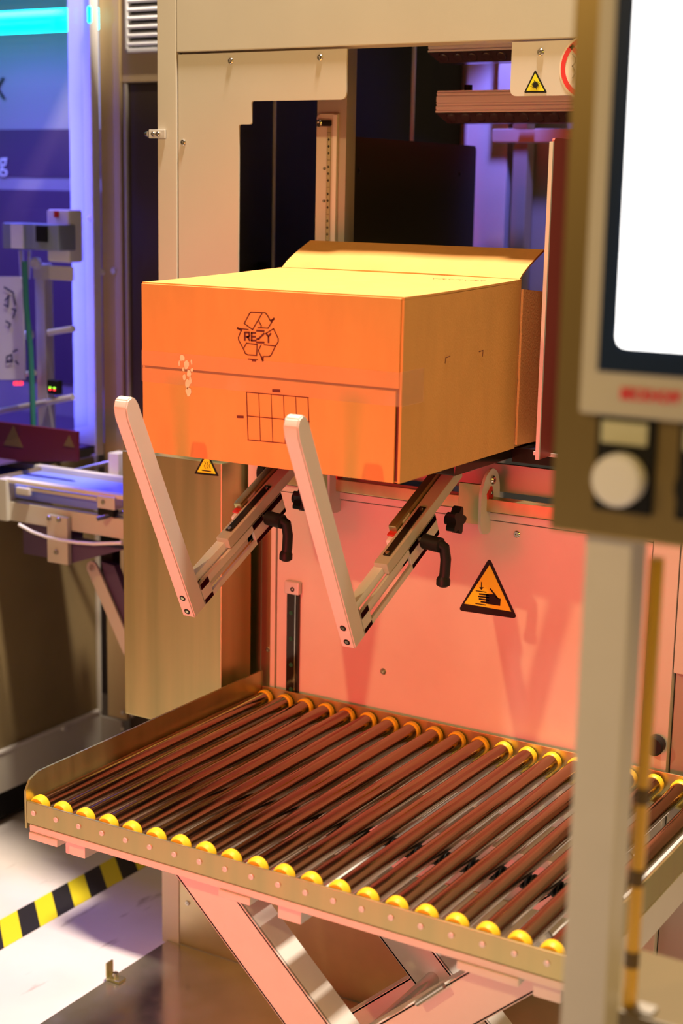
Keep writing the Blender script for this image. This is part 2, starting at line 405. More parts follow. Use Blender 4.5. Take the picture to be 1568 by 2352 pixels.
# guide strip and screw block on the lower door
rs = MB().box((.289, -.003, .575), (.3155, .004, .812), .001).build('guide_rail', dark_m, mach)
MB().box((.3085, -.005, .575), (.3105, -.003, .812)).build('rail_groove', chrome, rs)
for py in (1408, 1467, 1527, 1583):
    q = P(668, py, 'Y', -.003); mb = MB(); mb.cyl(q, q+Vector((0, -.0008, 0)), .0042, 14); mb.build('hole_plug', green_m, rs)
eb = MB().box((.2855, -.008, .802), (.3185, .004, .827), .003).build('end_block', alu, mach)
mb = MB(); bolt(mb, P(671, 1354, 'Y', -.008), r=.0048, h=.002); mb.build('bolt', dark_m, eb)
# hand crush sticker
hp = [P(1124, 1280, 'Y', .004), P(1052, 1402, 'Y', .004), P(1188, 1421, 'Y', .004)]
hs = MB().prism(rounded(hp, .010, 6), (0, -.0006, 0)).build('hand_crush_warning_sticker', black, mach, smooth=False)
Zp = lambda x, y: P(1040+x/9.8, 1270+y/9.8, 'Y', .0030)
MB().prism([Zp(825, 270), Zp(255, 1140), Zp(1310, 1320)], (0, -.0003, 0)).build('yellow_field', yel, hs, smooth=False)
Zq = lambda x, y: P(1040+x/9.8, 1270+y/9.8, 'Y', .0026)
mb = MB(); D = (0, -.0003, 0)
mb.prism([Zq(*q) for q in ((740, 930), (905, 925), (1030, 1020), (1075, 1030), (1062, 1192), (740, 1142))], D)
for a, b_ in (((600, 925), (800, 945)), ((580, 978), (800, 1005)), ((595, 1035), (800, 1062)), ((635, 1100), (800, 1125)), ((845, 815), (1000, 1015))):
    strokes(mb, [Zq(*a), Zq(*b_)], .0028, D)
strokes(mb, [Zq(520, 852), Zq(745, 885)], .0017, D); strokes(mb, [Zq(508, 1138), Zq(735, 1173)], .0017, D)
strokes(mb, [Zq(643, 660), Zq(640, 775)], .0016, D); mb.prism([Zq(590, 770), Zq(695, 775), Zq(638, 835)], D)
mb.build('crushed_hand_symbol', black, hs, smooth=False)
# side cabinet right of the post
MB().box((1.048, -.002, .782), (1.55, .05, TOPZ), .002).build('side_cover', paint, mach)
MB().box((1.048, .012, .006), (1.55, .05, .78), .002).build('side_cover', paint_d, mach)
mb = MB(); q = P(1500, 1714, 'Y', -.02); mb.lathe(q+Vector((0, .034, 0)), (0, -1, 0), [(0, .006), (.018, .006), (.018, .016), (.034, .017), (.036, .014)], 20); mb.build('black_knob', black, mach)
# small door clip on the left post
def clip(name, label, p, R, grp):
    t = thing(name, label, 'clip', p, grp)
    M = Matrix.Translation(p) @ R.to_4x4()
    mb = MB(); mb.box((-.002, -.011, 0), (.032, .011, .006), .001, M); mb.build('clip_base', steel, t)
    mb = MB(); mb.box((-.003, -.010, .0061), (.001, .010, .036), .001, M); mb.build('clip_tab', steel, t)
    mb = MB(); mb.cyl((.014, 0, .006), (.014, 0, .016), .006, 14, M=M); mb.build('clamp_screw', chrome, t)
    mb = MB(); mb.cyl((-.003, 0, .026), (-.008, 0, .026), .0065, 14, M=M, r2=.004); mb.build('rubber_stop', chrome, t)
    return t
clip('latch_clip', 'small metal latch clip on edge of the steel floor plate', Vector((.002, -.190, .0065)), Matrix.Rotation(0, 3, 'Z'), None)
q = P(352, 308, 'Y', -.001)
t = thing('latch_clip', 'small pinkish latch clip screwed to upper left frame post', 'clip', q)
MB().box((q.x-.008, -.005, q.z-.008), (q.x+.030, -.001, q.z+.008), .001).build('clip_base', alu, t)
for dx in (.004, .015):
    mb = MB(); bolt(mb, (q.x+dx, -.005, q.z), r=.005, h=.005); mb.build('bolt', chrome, t)
mb = MB(); mb.cyl((q.x-.009, -.004, q.z), (q.x-.016, -.004, q.z), .006, 14, r2=.004); mb.build('rubber_stop', chrome, t)

# ------------------------------------------------------------------ LED bar lamps inside
def led_bar(label, x0, x1, y, z0, z1, dx):
    t = thing('led_bar_lamp', label, 'lamp', ((x0+x1)/2, y, z1), 'bar lamps in the machine window')
    prof = [(0, 0)]
    h = z1-z0
    ys = [(0, h), (.0, h*.93), (-.002, h*.9), (-.002, h*.84), (0, h*.82), (0, h*.78), (-.003, h*.74), (-.003, h*.50), (-.001, h*.48), (-.001, h*.44), (-.003, h*.42), (-.003, h*.38), (-.001, h*.36), (-.001, h*.31), (-.004, h*.28), (-.004, h*.17), (-.002, h*.15), (-.002, h*.11), (-.005, h*.08), (-.005, 0), (.075, 0), (.075, h)]
    mb = MB(); mb.prism([(x0, y+a, z0+b_) for a, b_ in ys], (x1-x0, 0, 0)); mb.build('ribbed_housing', pale, t, smooth=False)
    # slanted lens tray underneath
    zz = z0-.001; d = .018
    mb = MB(); v = [(x0, y-.004, zz), (x1, y-.004, zz), (x1, y+.074, zz), (x0, y+.074, zz), (x0+.018, y+.012, zz-d), (x1-.018, y+.012, zz-d), (x1-.018, y+.06, zz-d), (x0+.018, y+.06, zz-d)]
    mb.add(v, [(0, 1, 2, 3), (4, 5, 6, 7), (0, 1, 5, 4), (1, 2, 6, 5), (2, 3, 7, 6), (3, 0, 4, 7)])
    lt = mb.build('lens_tray', lens_m, t, smooth=False)
    mb = MB()
    k = 0; x = x0+.03
    while x < x1-.03:
        mb.lathe((x, y+.0035, zz-.008), (0, -.73, -.68), [(0, .011), (.003, .009), (.004, .006)], 14); x += .03
    mb.build('led_lens', lens_m, lt)
    MB().cyl((x0+.05, y+.03, z1), (x0+.05, y+.03, z1+.012), .008, 8).build('clamp_nut', black, t)
    MB().box((x1-dx, y+.0752, z0+.008), (x1-dx+.03, y+.084, 2.2395)).build('hanger', paint_d, t)
led_bar('lower ribbed LED bar lamp, behind the laser warning plate', .418, .985, .30, 1.6975, 1.7375, .12)
led_bar('upper LED bar lamp, tucked close under the top beam', .398, .985, .30, 1.808, 1.848, .20)

# ------------------------------------------------------------------ steel column box in front of left post
sb = thing('steel_cabinet', 'tall brushed steel cabinet with heat warning triangle, below left of the cardboard box', 'cabinet', (.09, -.02, .528))
MB().box((-.027, -.10, .528), (.207, .0-.002, 1.056), .003).build('body', steel, sb)
MB().box((.155, .031, .528), (.2075, .034, 1.056)).build('back_flange', steel, sb)
hw = warn_triangle('heat_warning_sticker', [P(475, 1035, 'Y', -.1), P(446, 1088, 'Y', -.1), P(503, 1094, 'Y', -.1)], (0, -1, 0), sb, border=.11, rnd=.06)
mb = MB()
Hq = lambda x, y: P(x, y, 'Y', -.1012)
for dx in (0, 5.5, 11):
    strokes(mb, [Hq(469+dx, 1060), Hq(472+dx, 1064), Hq(469+dx, 1070), Hq(472+dx, 1076)], .0009, (0, -.0003, 0))
strokes(mb, [Hq(464, 1080), Hq(484, 1083)], .002, (0, -.0003, 0))
mb.build('heat_symbol', black, hw, smooth=False)

# ------------------------------------------------------------------ cardboard box
BX0, BX1, BY0, BY1, BZ0, BZ1 = .280, .755, -.42, -.022, 1.130, 1.402
bx = thing('cardboard_box', 'large open-ended brown cardboard box lying on its side, printed REZY', 'box', ((BX0+BX1)/2, -.22, BZ0))
th = .004
def sheet(mb, rows, t):
    """rows: list of point rows -> thick bent sheet, thickness vector t"""
    n = len(rows[0]); vs = [Vector(p) for r in rows for p in r]; N = len(vs); t = Vector(t)
    fs = []
    R_ = len(rows)
    for j in range(R_-1):
        for k in range(n-1):
            a = j*n+k; fs.append((a, a+1, a+n+1, a+n)); fs.append((N+a, N+a+n, N+a+n+1, N+a+1))
    for j in range(R_-1):
        a = j*n; fs.append((a, a+n, N+a+n, N+a)); a = j*n+n-1; fs.append((a, N+a, N+a+n, a+n))
    for k in range(n-1):
        fs.append((k, N+k, N+k+1, k+1)); a = (R_-1)*n+k; fs.append((a, a+1, N+a+1, N+a))
    mb.add(vs+[v+t for v in vs], fs)
# body: top, bottom, left, right walls, and the taped end facing the camera
def top_z(x, y):
    u = (y-BY0)/(BY1-BY0); v = (x-BX0)/(BX1-BX0)
    return BZ1+.010*max(0, u)**1.3+.003*math.sin(PI*v)*math.sin(PI*min(1, max(0, u)))
mb = MB(); NX = 12
rows = []
for j in range(13):
    y = BY0+(BY1-BY0)*j/12; rows.append([(BX0+(BX1-BX0)*k/NX, y, top_z(BX0+(BX1-BX0)*k/NX, y)) for k in range(NX+1)])
sheet(mb, rows, (0, 0, -th)); mb.build('top_panel', card, bx)
mb = MB(); rows = []
for j in range(8):
    u = j/7; y = BY1+.094*u; rows.append([(BX0+.003+(BX1-BX0-.006)*k/NX, y+.002*math.sin(k), BZ1+.0105+.046*u**.8+.002*math.sin(PI*k/NX)*(1-u)) for k in range(NX+1)])
sheet(mb, rows, (0, 0, -th)); tf = mb.build('top_flap', card, bx)
mb = MB(); mb.box((BX0+th, BY0+th, BZ0), (BX1-th, BY1, BZ0+th)); mb.build('bottom_panel', card, bx)
MB().box((BX0+.005, BY1+.001, BZ0), (BX1-.005, .16, BZ0+th)).build('bottom_flap', card, bx)
mb = MB(); mb.prism([(BX0, BY0, BZ0), (BX0, BY1, BZ0), (BX0, BY1, BZ1+.006), (BX0, BY0, BZ1-th)], (th, 0, 0)); mb.build('side_panel', card, bx)
MB().box((BX0-.002, BY1+.001, BZ0+.006), (BX0+.002, .10, BZ1-.006)).build('side_flap', card, bx)
rp = MB().prism([(BX1, BY0, BZ0), (BX1, BY1, BZ0), (BX1, BY1, BZ1+.006), (BX1, BY0, BZ1-.0045)], (-th, 0, 0)).build('side_panel', card, bx, smooth=False)
mb = MB(); rows = []
for j in range(8):
    u = j/7; y = BY1+.001+.115*u
    rows.append([(BX1+.004+.026*u-.008*u*u, y, BZ0+.006+(BZ1-BZ0-.012-.012*u)*k/4) for k in range(5)])
sheet(mb, rows, (-th, 0, 0)); mb.build('side_flap', card, bx)
zs = .5*(P(330, 845, 'Y', BY0).z+P(920, 892, 'Y', BY0).z)
fu = MB().box((BX0, BY0-.003, zs+.0018), (BX1-.004, BY0+.001, BZ1-.002), .0012).build('upper_end_flap', card, bx)
fl = MB().box((BX0+.001, BY0-.003, BZ0), (BX1-.009, BY0+.001, zs-.0018), .0012).build('lower_end_flap', card, bx)
MB().box((BX0+.004, BY0+.002, BZ0+.002), (BX1-.004, BY0+.0055, BZ1-.006)).build('inner_end_flap', ink, bx)
F = lambda px, py: P(px, py, 'Y', BY0-.0034)
# tape over the slit and round the corner
tp = MB().box((BX0-.0003, BY0-.0034, zs-.024), (BX1+.0004, BY0-.0031, zs+.026)).build('tape_strip', tape_m, bx, smooth=False)
MB().box((BX1+.0001, BY0-.003, zs-.024), (BX1+.0006, BY0+.065, zs+.027)).build('tape_end', tape_m, tp, smooth=False)
mb = MB()
for q in ((418, 822, 10, 8), (428, 838, 9, 14), (434, 858, 7, 10), (424, 866, 6, 7), (430, 882, 9, 12), (433, 901, 9, 12), (441, 850, 4, 5), (421, 848, 4, 6), (437, 872, 5, 9), (412, 834, 3, 7), (440, 832, 3, 6)):
    c = F(q[0], q[1]); pts = [c+Vector((math.cos(a)*q[2]*.00058*random.uniform(.7, 1.3), 0, math.sin(a)*q[3]*.00064*random.uniform(.7, 1.3))) for a in [2*PI*k/9 for k in range(9)]]
    mb.prism(pts, (0, -.0004, 0))
mb.build('torn_tape_patch', tear_m, tp, smooth=False)
# recycling mark with REZY
LQ = lambda x, y: F(530+x/12.06, 700+y/12.06)
mb = MB(); w = .0016; D = (0, -.0003, 0); N_ = Vector((0, 1, 0))
for pl_ in ([(510, 250), (560, 205), (950, 225), (1010, 290), (1080, 420), (1110, 455), (1190, 390), (1030, 650), (860, 640), (750, 640)],
            [(520, 240), (370, 520), (600, 690), (860, 245)], [(760, 430), (840, 580), (830, 640)],
            [(480, 690), (190, 650), (290, 700), (210, 900), (215, 980), (350, 1230), (400, 1350), (470, 1390), (715, 1405), (725, 1100), (430, 1065), (365, 1190)],
            [(980, 790), (1180, 665), (1310, 930), (1310, 1030), (1235, 1145), (920, 1110)],
            [(1235, 1145), (1110, 1400), (1060, 1435), (900, 1435), (885, 1545), (760, 1270), (840, 1110)]):
    strokes(mb, [LQ(*q) for q in pl_], w, D, N_)
strokes(mb, [LQ(190, 650), LQ(290, 705)], w*2, D, N_); strokes(mb, [LQ(1110, 455), LQ(1190, 390)], w*2, D, N_); strokes(mb, [LQ(850, 1450), LQ(885, 1545)], w*2, D, N_)
for pl_ in ([(385, 980), (385, 770), (500, 770), (510, 860), (490, 890), (390, 890)], [(460, 890), (515, 980)],
            [(680, 780), (575, 780), (575, 990), (690, 990)], [(575, 885), (670, 885)],
            [(720, 720), (910, 730)], [(725, 950), (770, 945), (915, 800)], [(720, 1040), (910, 1045)],
            [(975, 800), (1040, 880), (1100, 805)], [(1040, 880), (1042, 1040)]):
    strokes(mb, [LQ(*q) for q in pl_], w*1.75, D, N_)
strokes(mb, [LQ(480, 1500), LQ(740, 1530)], w, D, N_); strokes(mb, [LQ(600, 1540), LQ(680, 1545)], w*2, D, N_)
mb.build('recycling_print', ink, fu, smooth=False)
TQ = lambda x, y: F(540+x/8.71, 880+y/8.71)
mb = MB()
for k in range(6):
    a = (225+(1455-225)*k/5, 180+(290-180)*k/5); b_ = (258+(1490-258)*k/5, 1135+(1245-1135)*k/5)
    strokes(mb, [TQ(*a), TQ(*b_)], .0013 if k in (0, 5) else .0009, D, N_)
for k in range(3):
    y0, y1 = (180, 655, 1135)[k], (290, 770, 1250)[k]
    strokes(mb, [TQ(222+k*15, y0), TQ(1465+k*15, y1)], .0013, D, N_)
strokes(mb, [TQ(760, 150), TQ(880, 155)], .0045, D, N_); strokes(mb, [TQ(50, 672), TQ(150, 676)], .0040, D, N_)
mb.build('table_print', ink, fl, smooth=False)
SQ = lambda px, py: P(px, py, 'X', BX1+.0004)
mb = MB(); NXv = Vector((1, 0, 0))
strokes(mb, [SQ(1022, 834), SQ(1023, 822), SQ(1033, 818)], .0012, (.0003, 0, 0), NXv)
strokes(mb, [SQ(1100, 808), SQ(1109, 805), SQ(1108, 818)], .0012, (.0003, 0, 0), NXv)
mb.build('corner_marks', ink, rp, smooth=False)
mb = MB()
for k in range(7):
    xk = .632+.0135*k; yk = -.110+.0022*k; zt = top_z(xk, yk)+.0007
    pts = [Vector((xk, yk, zt)), Vector((xk+.005, yk+.012, zt)), Vector((xk+.008, yk+.002, zt)), Vector((xk+.009, yk+.012, zt))] if k % 2 else [Vector((xk+.007, yk+.011, zt)), Vector((xk, yk+.010, zt)), Vector((xk+.006, yk, zt))]
    strokes(mb, pts, .0012, (0, 0, .0003), Vector((0, 0, 1)))
mb.build('faint_red_print', mat('faint_red_print', (.65, .26, .12), .8), bx.children[0], smooth=False)

# ------------------------------------------------------------------ tilting arms
def make_arm(X, label):
    t = thing('tilting_arm', label, 'arm', (X, 0, 1.025), 'tilting L-shaped arms')
    E0 = Vector((X, -.412, .862)); f = Vector((0, -.437, .899)).normalized(); g = Vector((0, .899, .437)).normalized(); xx = Vector((1, 0, 0))
    M = Matrix((xx, g, f)).transposed().to_4x4(); M.translation = E0     # local: x across, y along forearm, z along finger
    w = .0125
    # finger: rounded tip
    pr = [(0, 0), (0, .385), (.004, .402), (.013, .411), (.024, .411), (.031, .404), (.034, .392), (.034, 0)]
    fm_ = MB(); t_ = bmesh.new(); vs = [t_.verts.new((-w, a, b_)) for a, b_ in pr]; fc = t_.faces.new(vs)
    r_ = bmesh.ops.extrude_face_region(t_, geom=[fc]); bmesh.ops.translate(t_, verts=[v for v in r_['geom'] if isinstance(v, bmesh.types.BMVert)], vec=(2*w, 0, 0))
    bmesh.ops.bevel(t_, geom=list(t_.edges), offset=.002, segments=2, affect='EDGES')
    fm_.merge(t_, M); fo = fm_.build('finger', paint_w, t)
    for zz in (.012, .040):
        mb = MB(); mb.cyl(M @ Vector((0, .001, zz)), M @ Vector((0, -.0006, zz)), .0055, 14); mb.build('screw_hole', black, fo)
        mb = MB(); mb.cyl(M @ Vector((0, -.0004, zz)), M @ Vector((0, -.0010, zz)), .0030, 10); mb.build('screw', chrome, fo)
    # forearm: two slotted side plates and spacer
    mb = MB()
    for sx in (-w, w-.006):
        mb.box((sx, .034, .002), (sx+.006, .300, .012), .001, M); mb.box((sx, .034, .030), (sx+.006, .300, .043), .001, M)
        mb.box((sx, .034, .002), (sx+.006, .060, .043), .001, M); mb.box((sx, .20, .002), (sx+.006, .300, .043), .001, M)
    mb.build('slotted_forearm', paint_w, t)
    mb = MB(); mb.box((-w, .036, .0435), (w-.008, .150, .0575), .001, M); mb.build('top_spacer', pale, t)
    mb = MB(); mb.box((-w+.002, .13, .046), (w+.002, .405, .066), .002, M); mb.build('slide_tube', paint, t)
    mb = MB(); mb.box((-w-.014, .215, .052), (-w+.001, .405, .074), .002, M); mb.build('drive_tube', steel, t)
    bs = MB(); bs.box((-.003, .150, .0665), (.009, .283, .0685), .0005, M); bs = bs.build('sensor_strip', dark_m, t)
    for yy in (.155, .277):
        mb = MB(); mb.cyl(M @ Vector((.003, yy, .0685)), M @ Vector((.003, yy, .0705)), .0036, 12); mb.build('screw', chrome, bs)
    mb = MB(); mb.box((-w-.012, .195, .040), (-w+.001, .235, .060), .004, M); so = mb.build('sensor', pale, t)
    mb = MB(); mb.box((-w-.013, .205, .0602), (-w+.0012, .228, .064), .001, M); mb.build('red_cap', redcap, so)
    mb = MB(); mb.box((-w-.008, .236, .056), (-w+.0012, .262, .070), .001, M); mb.build('cable_plug', pale, so)
    # clamp lever
    kp = M @ Vector((w, .235, .036))
    mb = MB(); mb.cyl(kp, kp+Vector((.012, 0, 0)), .0055, 14); mb.build('lever_pin', chrome, t)
    mb = MB(); mb.cyl(kp+Vector((.010, 0, 0)), kp+Vector((.042, -.004, -.002)), .0125, 16)
    mb.tube([kp+Vector((.036, -.002, .001)), kp+Vector((.045, .003, -.006)), kp+Vector((.047, .006, -.026)), kp+Vector((.046, .006, -.050)), kp+Vector((.044, .005, -.064))], .009, 12)
    mb.lathe(kp+Vector((.0445, .005, -.055)), (-.02, 0, -1), [(0, .009), (.005, .0115), (.014, .0115), (.017, .007)], 14)
    mb.build('clamp_lever', black, t)
    # star knob
    sp = M @ Vector((w+.006, .335, .006)); mb = MB()
    pts = []
    for k in range(30):
        a = 2*PI*k/30; rr = .0195+.0050*math.cos(5*a); pts.append(sp+Vector((0, math.cos(a)*rr, math.sin(a)*rr)))
    mb.prism(pts, (.016, 0, 0)); mb.cyl(sp+Vector((-.01, 0, 0)), sp+Vector((.002, 0, 0)), .009, 12); mb.build('star_knob', black, t)
    # pivot bracket
    mb = MB(); mb.box((X-.012, -.030, .992), (X+.030, -.024, 1.062), .001); mb.build('bracket_front', steel, t)
    po = [(-.036, .990), (-.036, 1.050), (-.020, 1.076), (.004, 1.088), (.026, 1.078), (.036, 1.055), (.038, 1.02), (.022, .990), (.0, .972), (-.026, .974)]
    pl2 = MB().prism(rounded([(X+.030, y, z) for y, z in po], .008, 3), (.005, 0, 0)).build('pivot_plate', paint_w, t, smooth=False)
    mb = MB(); bolt(mb, (X+.035, .004, 1.066), (1, 0, 0), r=.008, h=.006); mb.build('pivot_bolt', chrome, pl2)
    mb = MB(); mb.prism([(X+.035, -.016, 1.044), (X+.035, .0, 1.056), (X+.035, .006, 1.038), (X+.035, -.010, 1.020)], (.003, 0, 0)); rc = mb.build('red_cap', redcap, pl2, smooth=False)
    mb = MB(); bolt(mb, (X+.038, -.002, 1.045), (1, 0, 0), r=.0035, h=.003); mb.build('small_screw', chrome, rc)
    return t
make_arm(.365, 'left one of two pale tilting arms, its finger beside the box edge')
make_arm(.669, 'right one of two pale tilting arms, its finger crossing the printed box front')

# ------------------------------------------------------------------ roller table
TX0, TX1, TY0, TY1 = .240, 1.158, -.670, -.008
rt = thing('roller_table', 'scissor lift roller table with steel rollers and yellow end caps', 'table', (.8, -.34, .006))
fr = MB(); fr.box((TX0, TY0, .5655), (TX1, TY0+.004, .602), .001); fr.box((TX0+.002, TY0+.004, .5655), (TX1, TY0+.022, .569))
fr = fr.build('front_rail', steel, rt)
MB().box((TX0+.006, TY0-.001, .5535), (TX1, TY0+.03, .5645), .001).build('lower_flange', paint_w, rt)
br = MB(); br.box((TX0, TY1-.004, .560), (TX1, TY1, .612), .001); br.box((TX0+.002, TY1-.022, .5605), (TX1, TY1-.004, .564)); br = br.build('rear_rail', steel, rt)
sp_ = [(TY0, .556), (TY0, .618), (TY0+.010, .634), (TY0+.030, .642), (TY1, .642), (TY1, .556)]
MB().prism([(TX0-.0045, y, z) for y, z in sp_], (.004, 0, 0)).build('side_guard', steel, rt, smooth=False)
MB().box((TX1, TY0, .556), (TX1+.004, TY1, .604), .001).build('end_rail', steel, rt)
RS = .0459; RX = .2545; NR = 20
ro = MB(); ro.cyl((RX, TY0+.024, .5925), (RX, TY1-.022, .5925), .0142, 28); ro = ro.build('roller', roller_m, rt)
for y, s_ in ((TY0+.006, 1), (TY1-.006, -1)):
    mb = MB(); mb.lathe((RX, y, .5925), (0, s_, 0), [(0, .0065), (.001, .0135), (.006, .0168), (.014, .0168), (.017, .0142)], 22); mb.build('end_cap', cap_m, ro)
rv = MB(); rv.lathe((RX, TY0, .585), (0, -1, 0), [(0, .0045), (.0015, .0043), (.0025, .0025)], 14); rv = rv.build('rivet', alu, fr)
for k in range(1, NR):
    c = copy_tree(ro, rt); c.location = (RS*k, 0, 0)
    c2 = rv.copy(); C.objects.link(c2); c2.location = (RS*k, 0, 0)
# under frame
MB().box((TX1-.004, TY0+.004, .499), (TX1+.004, TY1-.001, .5525), .002).build('side_rail', paint_w, rt)
for (x0, x1) in ((.246, .305), (.612, .668), (1.0, 1.09)):
    MB().box((x0, TY0-.004, .541), (x1, TY0+.055, .553), .002).build('rail_bracket', paint_w, rt)
MB().box((.30, -.545, .505), (1.15, -.415, .520), .002).build('under_beam', paint_w, rt)
MB().box((.30, -.250, .505), (1.15, -.120, .520), .002).build('under_beam', paint_w, rt)
for x in (.32, .72, 1.12):
    MB().box((x-.02, TY0+.02, .5215), (x+.02, TY1-.02, .545), .002).build('cross_member', paint_w, rt)
mb = MB()
x = .46
while x < 1.14:
    mb.lathe((x, -.385, .545), (1, 0, 0), [(0, .008), (.002, .013), (.005, .013), (.007, .008)], 12); x += .0085
mb.build('corrugated_conduit', black, rt)
for k in range(15):
    xx_ = .47+k*.0459; MB().box((xx_-.006, -.50, .5205), (xx_+.010, -.455, .5235), .0008).build('light_patch', sign_w, rt)  # pale patches painted for light falling between the rollers
# scissor legs
def beam(name, a, b_, wy, h, par, m_=paint_w, chan=True):
    a = Vector(a); b_ = Vector(b_); d = (b_-a); L = d.length; d.normalize(); yv = Vector((0, 1, 0)); n = d.cross(yv).normalized()
    M = Matrix((d, yv, n)).transposed().to_4x4(); M.translation = a
    mb = MB()
    mb.box((0, 0, -h/2), (L, .006, h/2), .0015, M)
    if chan:
        mb.box((0, .0, h/2-.005), (L, wy, h/2), .001, M); mb.box((0, .0, -h/2), (L, wy, -h/2+.005), .001, M)
    return mb.build(name, m_, par)
beam('scissor_leg', (.515, -.62, .552), (1.04, -.62, .062), .055, .072, rt)
beam('scissor_leg', (1.10, -.565, .552), (.55, -.565, .062), .05, .070, rt)
beam('scissor_leg', (.515, -.32, .552), (1.04, -.32, .062), .05, .072, rt)
beam('scissor_leg', (1.10, -.26, .552), (.55, -.26, .062), .05, .070, rt)
MB().cyl((.786, -.63, .300), (.786, -.20, .300), .012, 16).build('pivot_shaft', chrome, rt)
q0 = P(957, 2305, 'Y', -.58); q1 = P(1019, 2264, 'Y', -.58)
MB().cyl(q0, q1, .0045, 12).build('locking_pin', chrome, rt)
MB().box((.42, -.64, .0065), (1.2, -.60, .062), .003).build('foot_rail', paint_w, rt)
MB().box((.42, -.30, .0065), (1.2, -.24, .062), .003).build('foot_rail', paint_w, rt)

# ------------------------------------------------------------------ floor plate and tape
tag(MB().box((.001, -1.05, .0005), (1.30, -.002, .006), .001).build('floor_plate', steel_x), 'large brushed steel plate on the floor under the roller table', 'plate')
up = [(0, 2115), (39, 2096), (78, 2073), (116, 2052), (155, 2027), (193, 2007), (232, 1983), (262, 1967), (300, 1950), (338, 1932)]
lo = [(0, 2180), (42, 2154), (83, 2130), (122, 2106), (163, 2085), (198, 2061), (238, 2036), (268, 2014), (305, 1992), (342, 1972)]
dY = []
U = [P(*q, 'Z', 0) for q in up]; Lw = [P(*q, 'Z', 0) for q in lo]
step = (U[-2].y-U[0].y)/8; slant = sum(l.y-u.y for u, l in zip(U, Lw))/len(U)
mb = MB(); xa, xb = -.362, -.268
for k in range(-14, 26):
    y0 = U[0].y+step*k; mb.prism([(xa, y0, .0003), (xa, y0+step, .0003), (xb, y0+step+slant, .0003), (xb, y0+slant, .0003)], (0, 0, .0005), mat=k % 2)
tag(mb.build('floor_tape', [mat('tape_yellow', (.78, .66, .02), .4), mat('tape_black', (.02, .018, .02), .4)], smooth=False), 'black and yellow striped hazard tape stuck along the floor', 'tape')

# ------------------------------------------------------------------ left machine
LX = -.68; LY = .62
lm = thing('shrink_wrapping_machine', 'tall wrapping machine at left with blue-lit glass door and smoked lower panel', 'machine', (-1.1, .2, 0))
MB().box((-.6635, LY-.011, .19), (-.60, LY+.05, 2.4), .003).build('corner_post', brown_steel, lm)
MB().box((LX+.002, LY-.02, 0), (-.61, LY-.0115, .188)).build('post_foot', paint_d, lm)
MB().box((-.5995, LY, .02), (-.485, LY+.05, 1.79), .002).build('rear_panel', rear_dark, lm)
MB().box((-.5995, LY-.006, 1.792), (-.03, LY+.05, 2.4), .002).build('top_cabinet', brown_steel, lm)
MB().box((-.485, LY-.002, .02), (-.03, LY+.05, 1.79), .002).build('rear_panel', rear_dark, lm)
mb = MB(); mb.cyl((-.589, LY-.002, .2), (-.589, LY-.002, 1.79), .006, 12); mb.build('edge_tube', paint_d, lm)
# louvre vent
p0 = P(288, 0, 'Y', LY-.02); p1 = P(288, 121, 'Y', LY-.02)
vx0 = P(287, 60, 'Y', LY-.02).x
vt = MB(); vt.box((vx0, LY-.02, p1.z), (vx0+.008, LY-.0065, p0.z+.14), .002); vt.box((vx0, LY-.02, p1.z), (vx0+.22, LY-.0065, p1.z+.010), .002)
vt.box((vx0+.21, LY-.02, p1.z), (vx0+.22, LY-.0065, p0.z+.14), .002)
vt = vt.build('louvre_vent', pale, lm)
MB().box((vx0+.008, LY-.0075, p1.z+.01), (vx0+.21, LY-.0062, p0.z+.14)).build('vent_back', black, vt)
for k in range(8):
    z = p1.z+.022+.0195*k
    M = Matrix.Translation((vx0+.1, LY-.012, z)) @ Matrix.Rotation(math.radians(38), 4, 'X')
    mb = MB(); mb.box((-.10, -.0085, -.0032), (.105, .0085, .0032), .001, M); mb.build('louvre', pale, vt)
for q in ((235, 624), (261, 622)):
    mb = MB(); bolt(mb, P(*q, 'Y', LY-.011), r=.008, h=.006); mb.build('bolt', alu, lm)
for q in ((281, 1637), (281, 1675)):
    mb = MB(); bolt(mb, P(*q, 'Y', LY-.02), r=.005, h=.003); mb.build('bolt', alu, lm)
# door
do = MB(); do.box((-.752, .598, .9055), (-.6695, .615, 2.379), .003); do.box((LX-.02, -1.2, 2.32), (LX, .580, 2.379), .003)
MB().box((-.6690, .580, .885), (-.6640, .6085, 2.4), .001).build('frame_edge', pale, lm)  # fin added to block blue light, shows as the bright edge strip
do = do.build('door_frame', mat('door_frame_grey', (.5, .5, .5), .4), lm)
MB().box((LX-.010, -1.2, .96), (LX-.006, .575, 2.319)).build('door_glass', glass, do, smooth=False)
mb = MB(); bolt(mb, P(209, 502, 'Y', .598), (0, -1, 0), r=.008, h=.010); mb.build('door_knob', pale, do)
MB().box((-.6705, .576, P(212, 52, 'Y', .58).z), (-.6625, .584, P(212, 14, 'Y', .58).z), .003).build('cyan_indicator', cyan_m, do)
# lower panel
MB().box((LX-.012, -1.2, .205), (LX-.006, .595, .88), .001).build('smoked_lower_panel', smoke, lm)
MB().box((LX-.02, -1.2, .100), (LX, .607, .200), .003).build('lower_rail', paint, lm)
MB().box((LX-.02, -1.2, .201), (LX+.004, .595, .209), .002).build('panel_lip', paint_w, lm)
MB().box((LX-.02, .596, .201), (LX+.001, .607, .884), .002).build('panel_stile', paint, lm)
mb = MB(); q = P(144, 1672, 'X', LX); mb.cyl(q+Vector((-.006, 0, 0)), q+Vector((.010, 0, 0)), .007, 12); mb.build('latch_pin', alu, lm)
MB().box((LX-.5, -1.2, .02), (LX-.03, .60, .099)).build('plinth', black, lm)
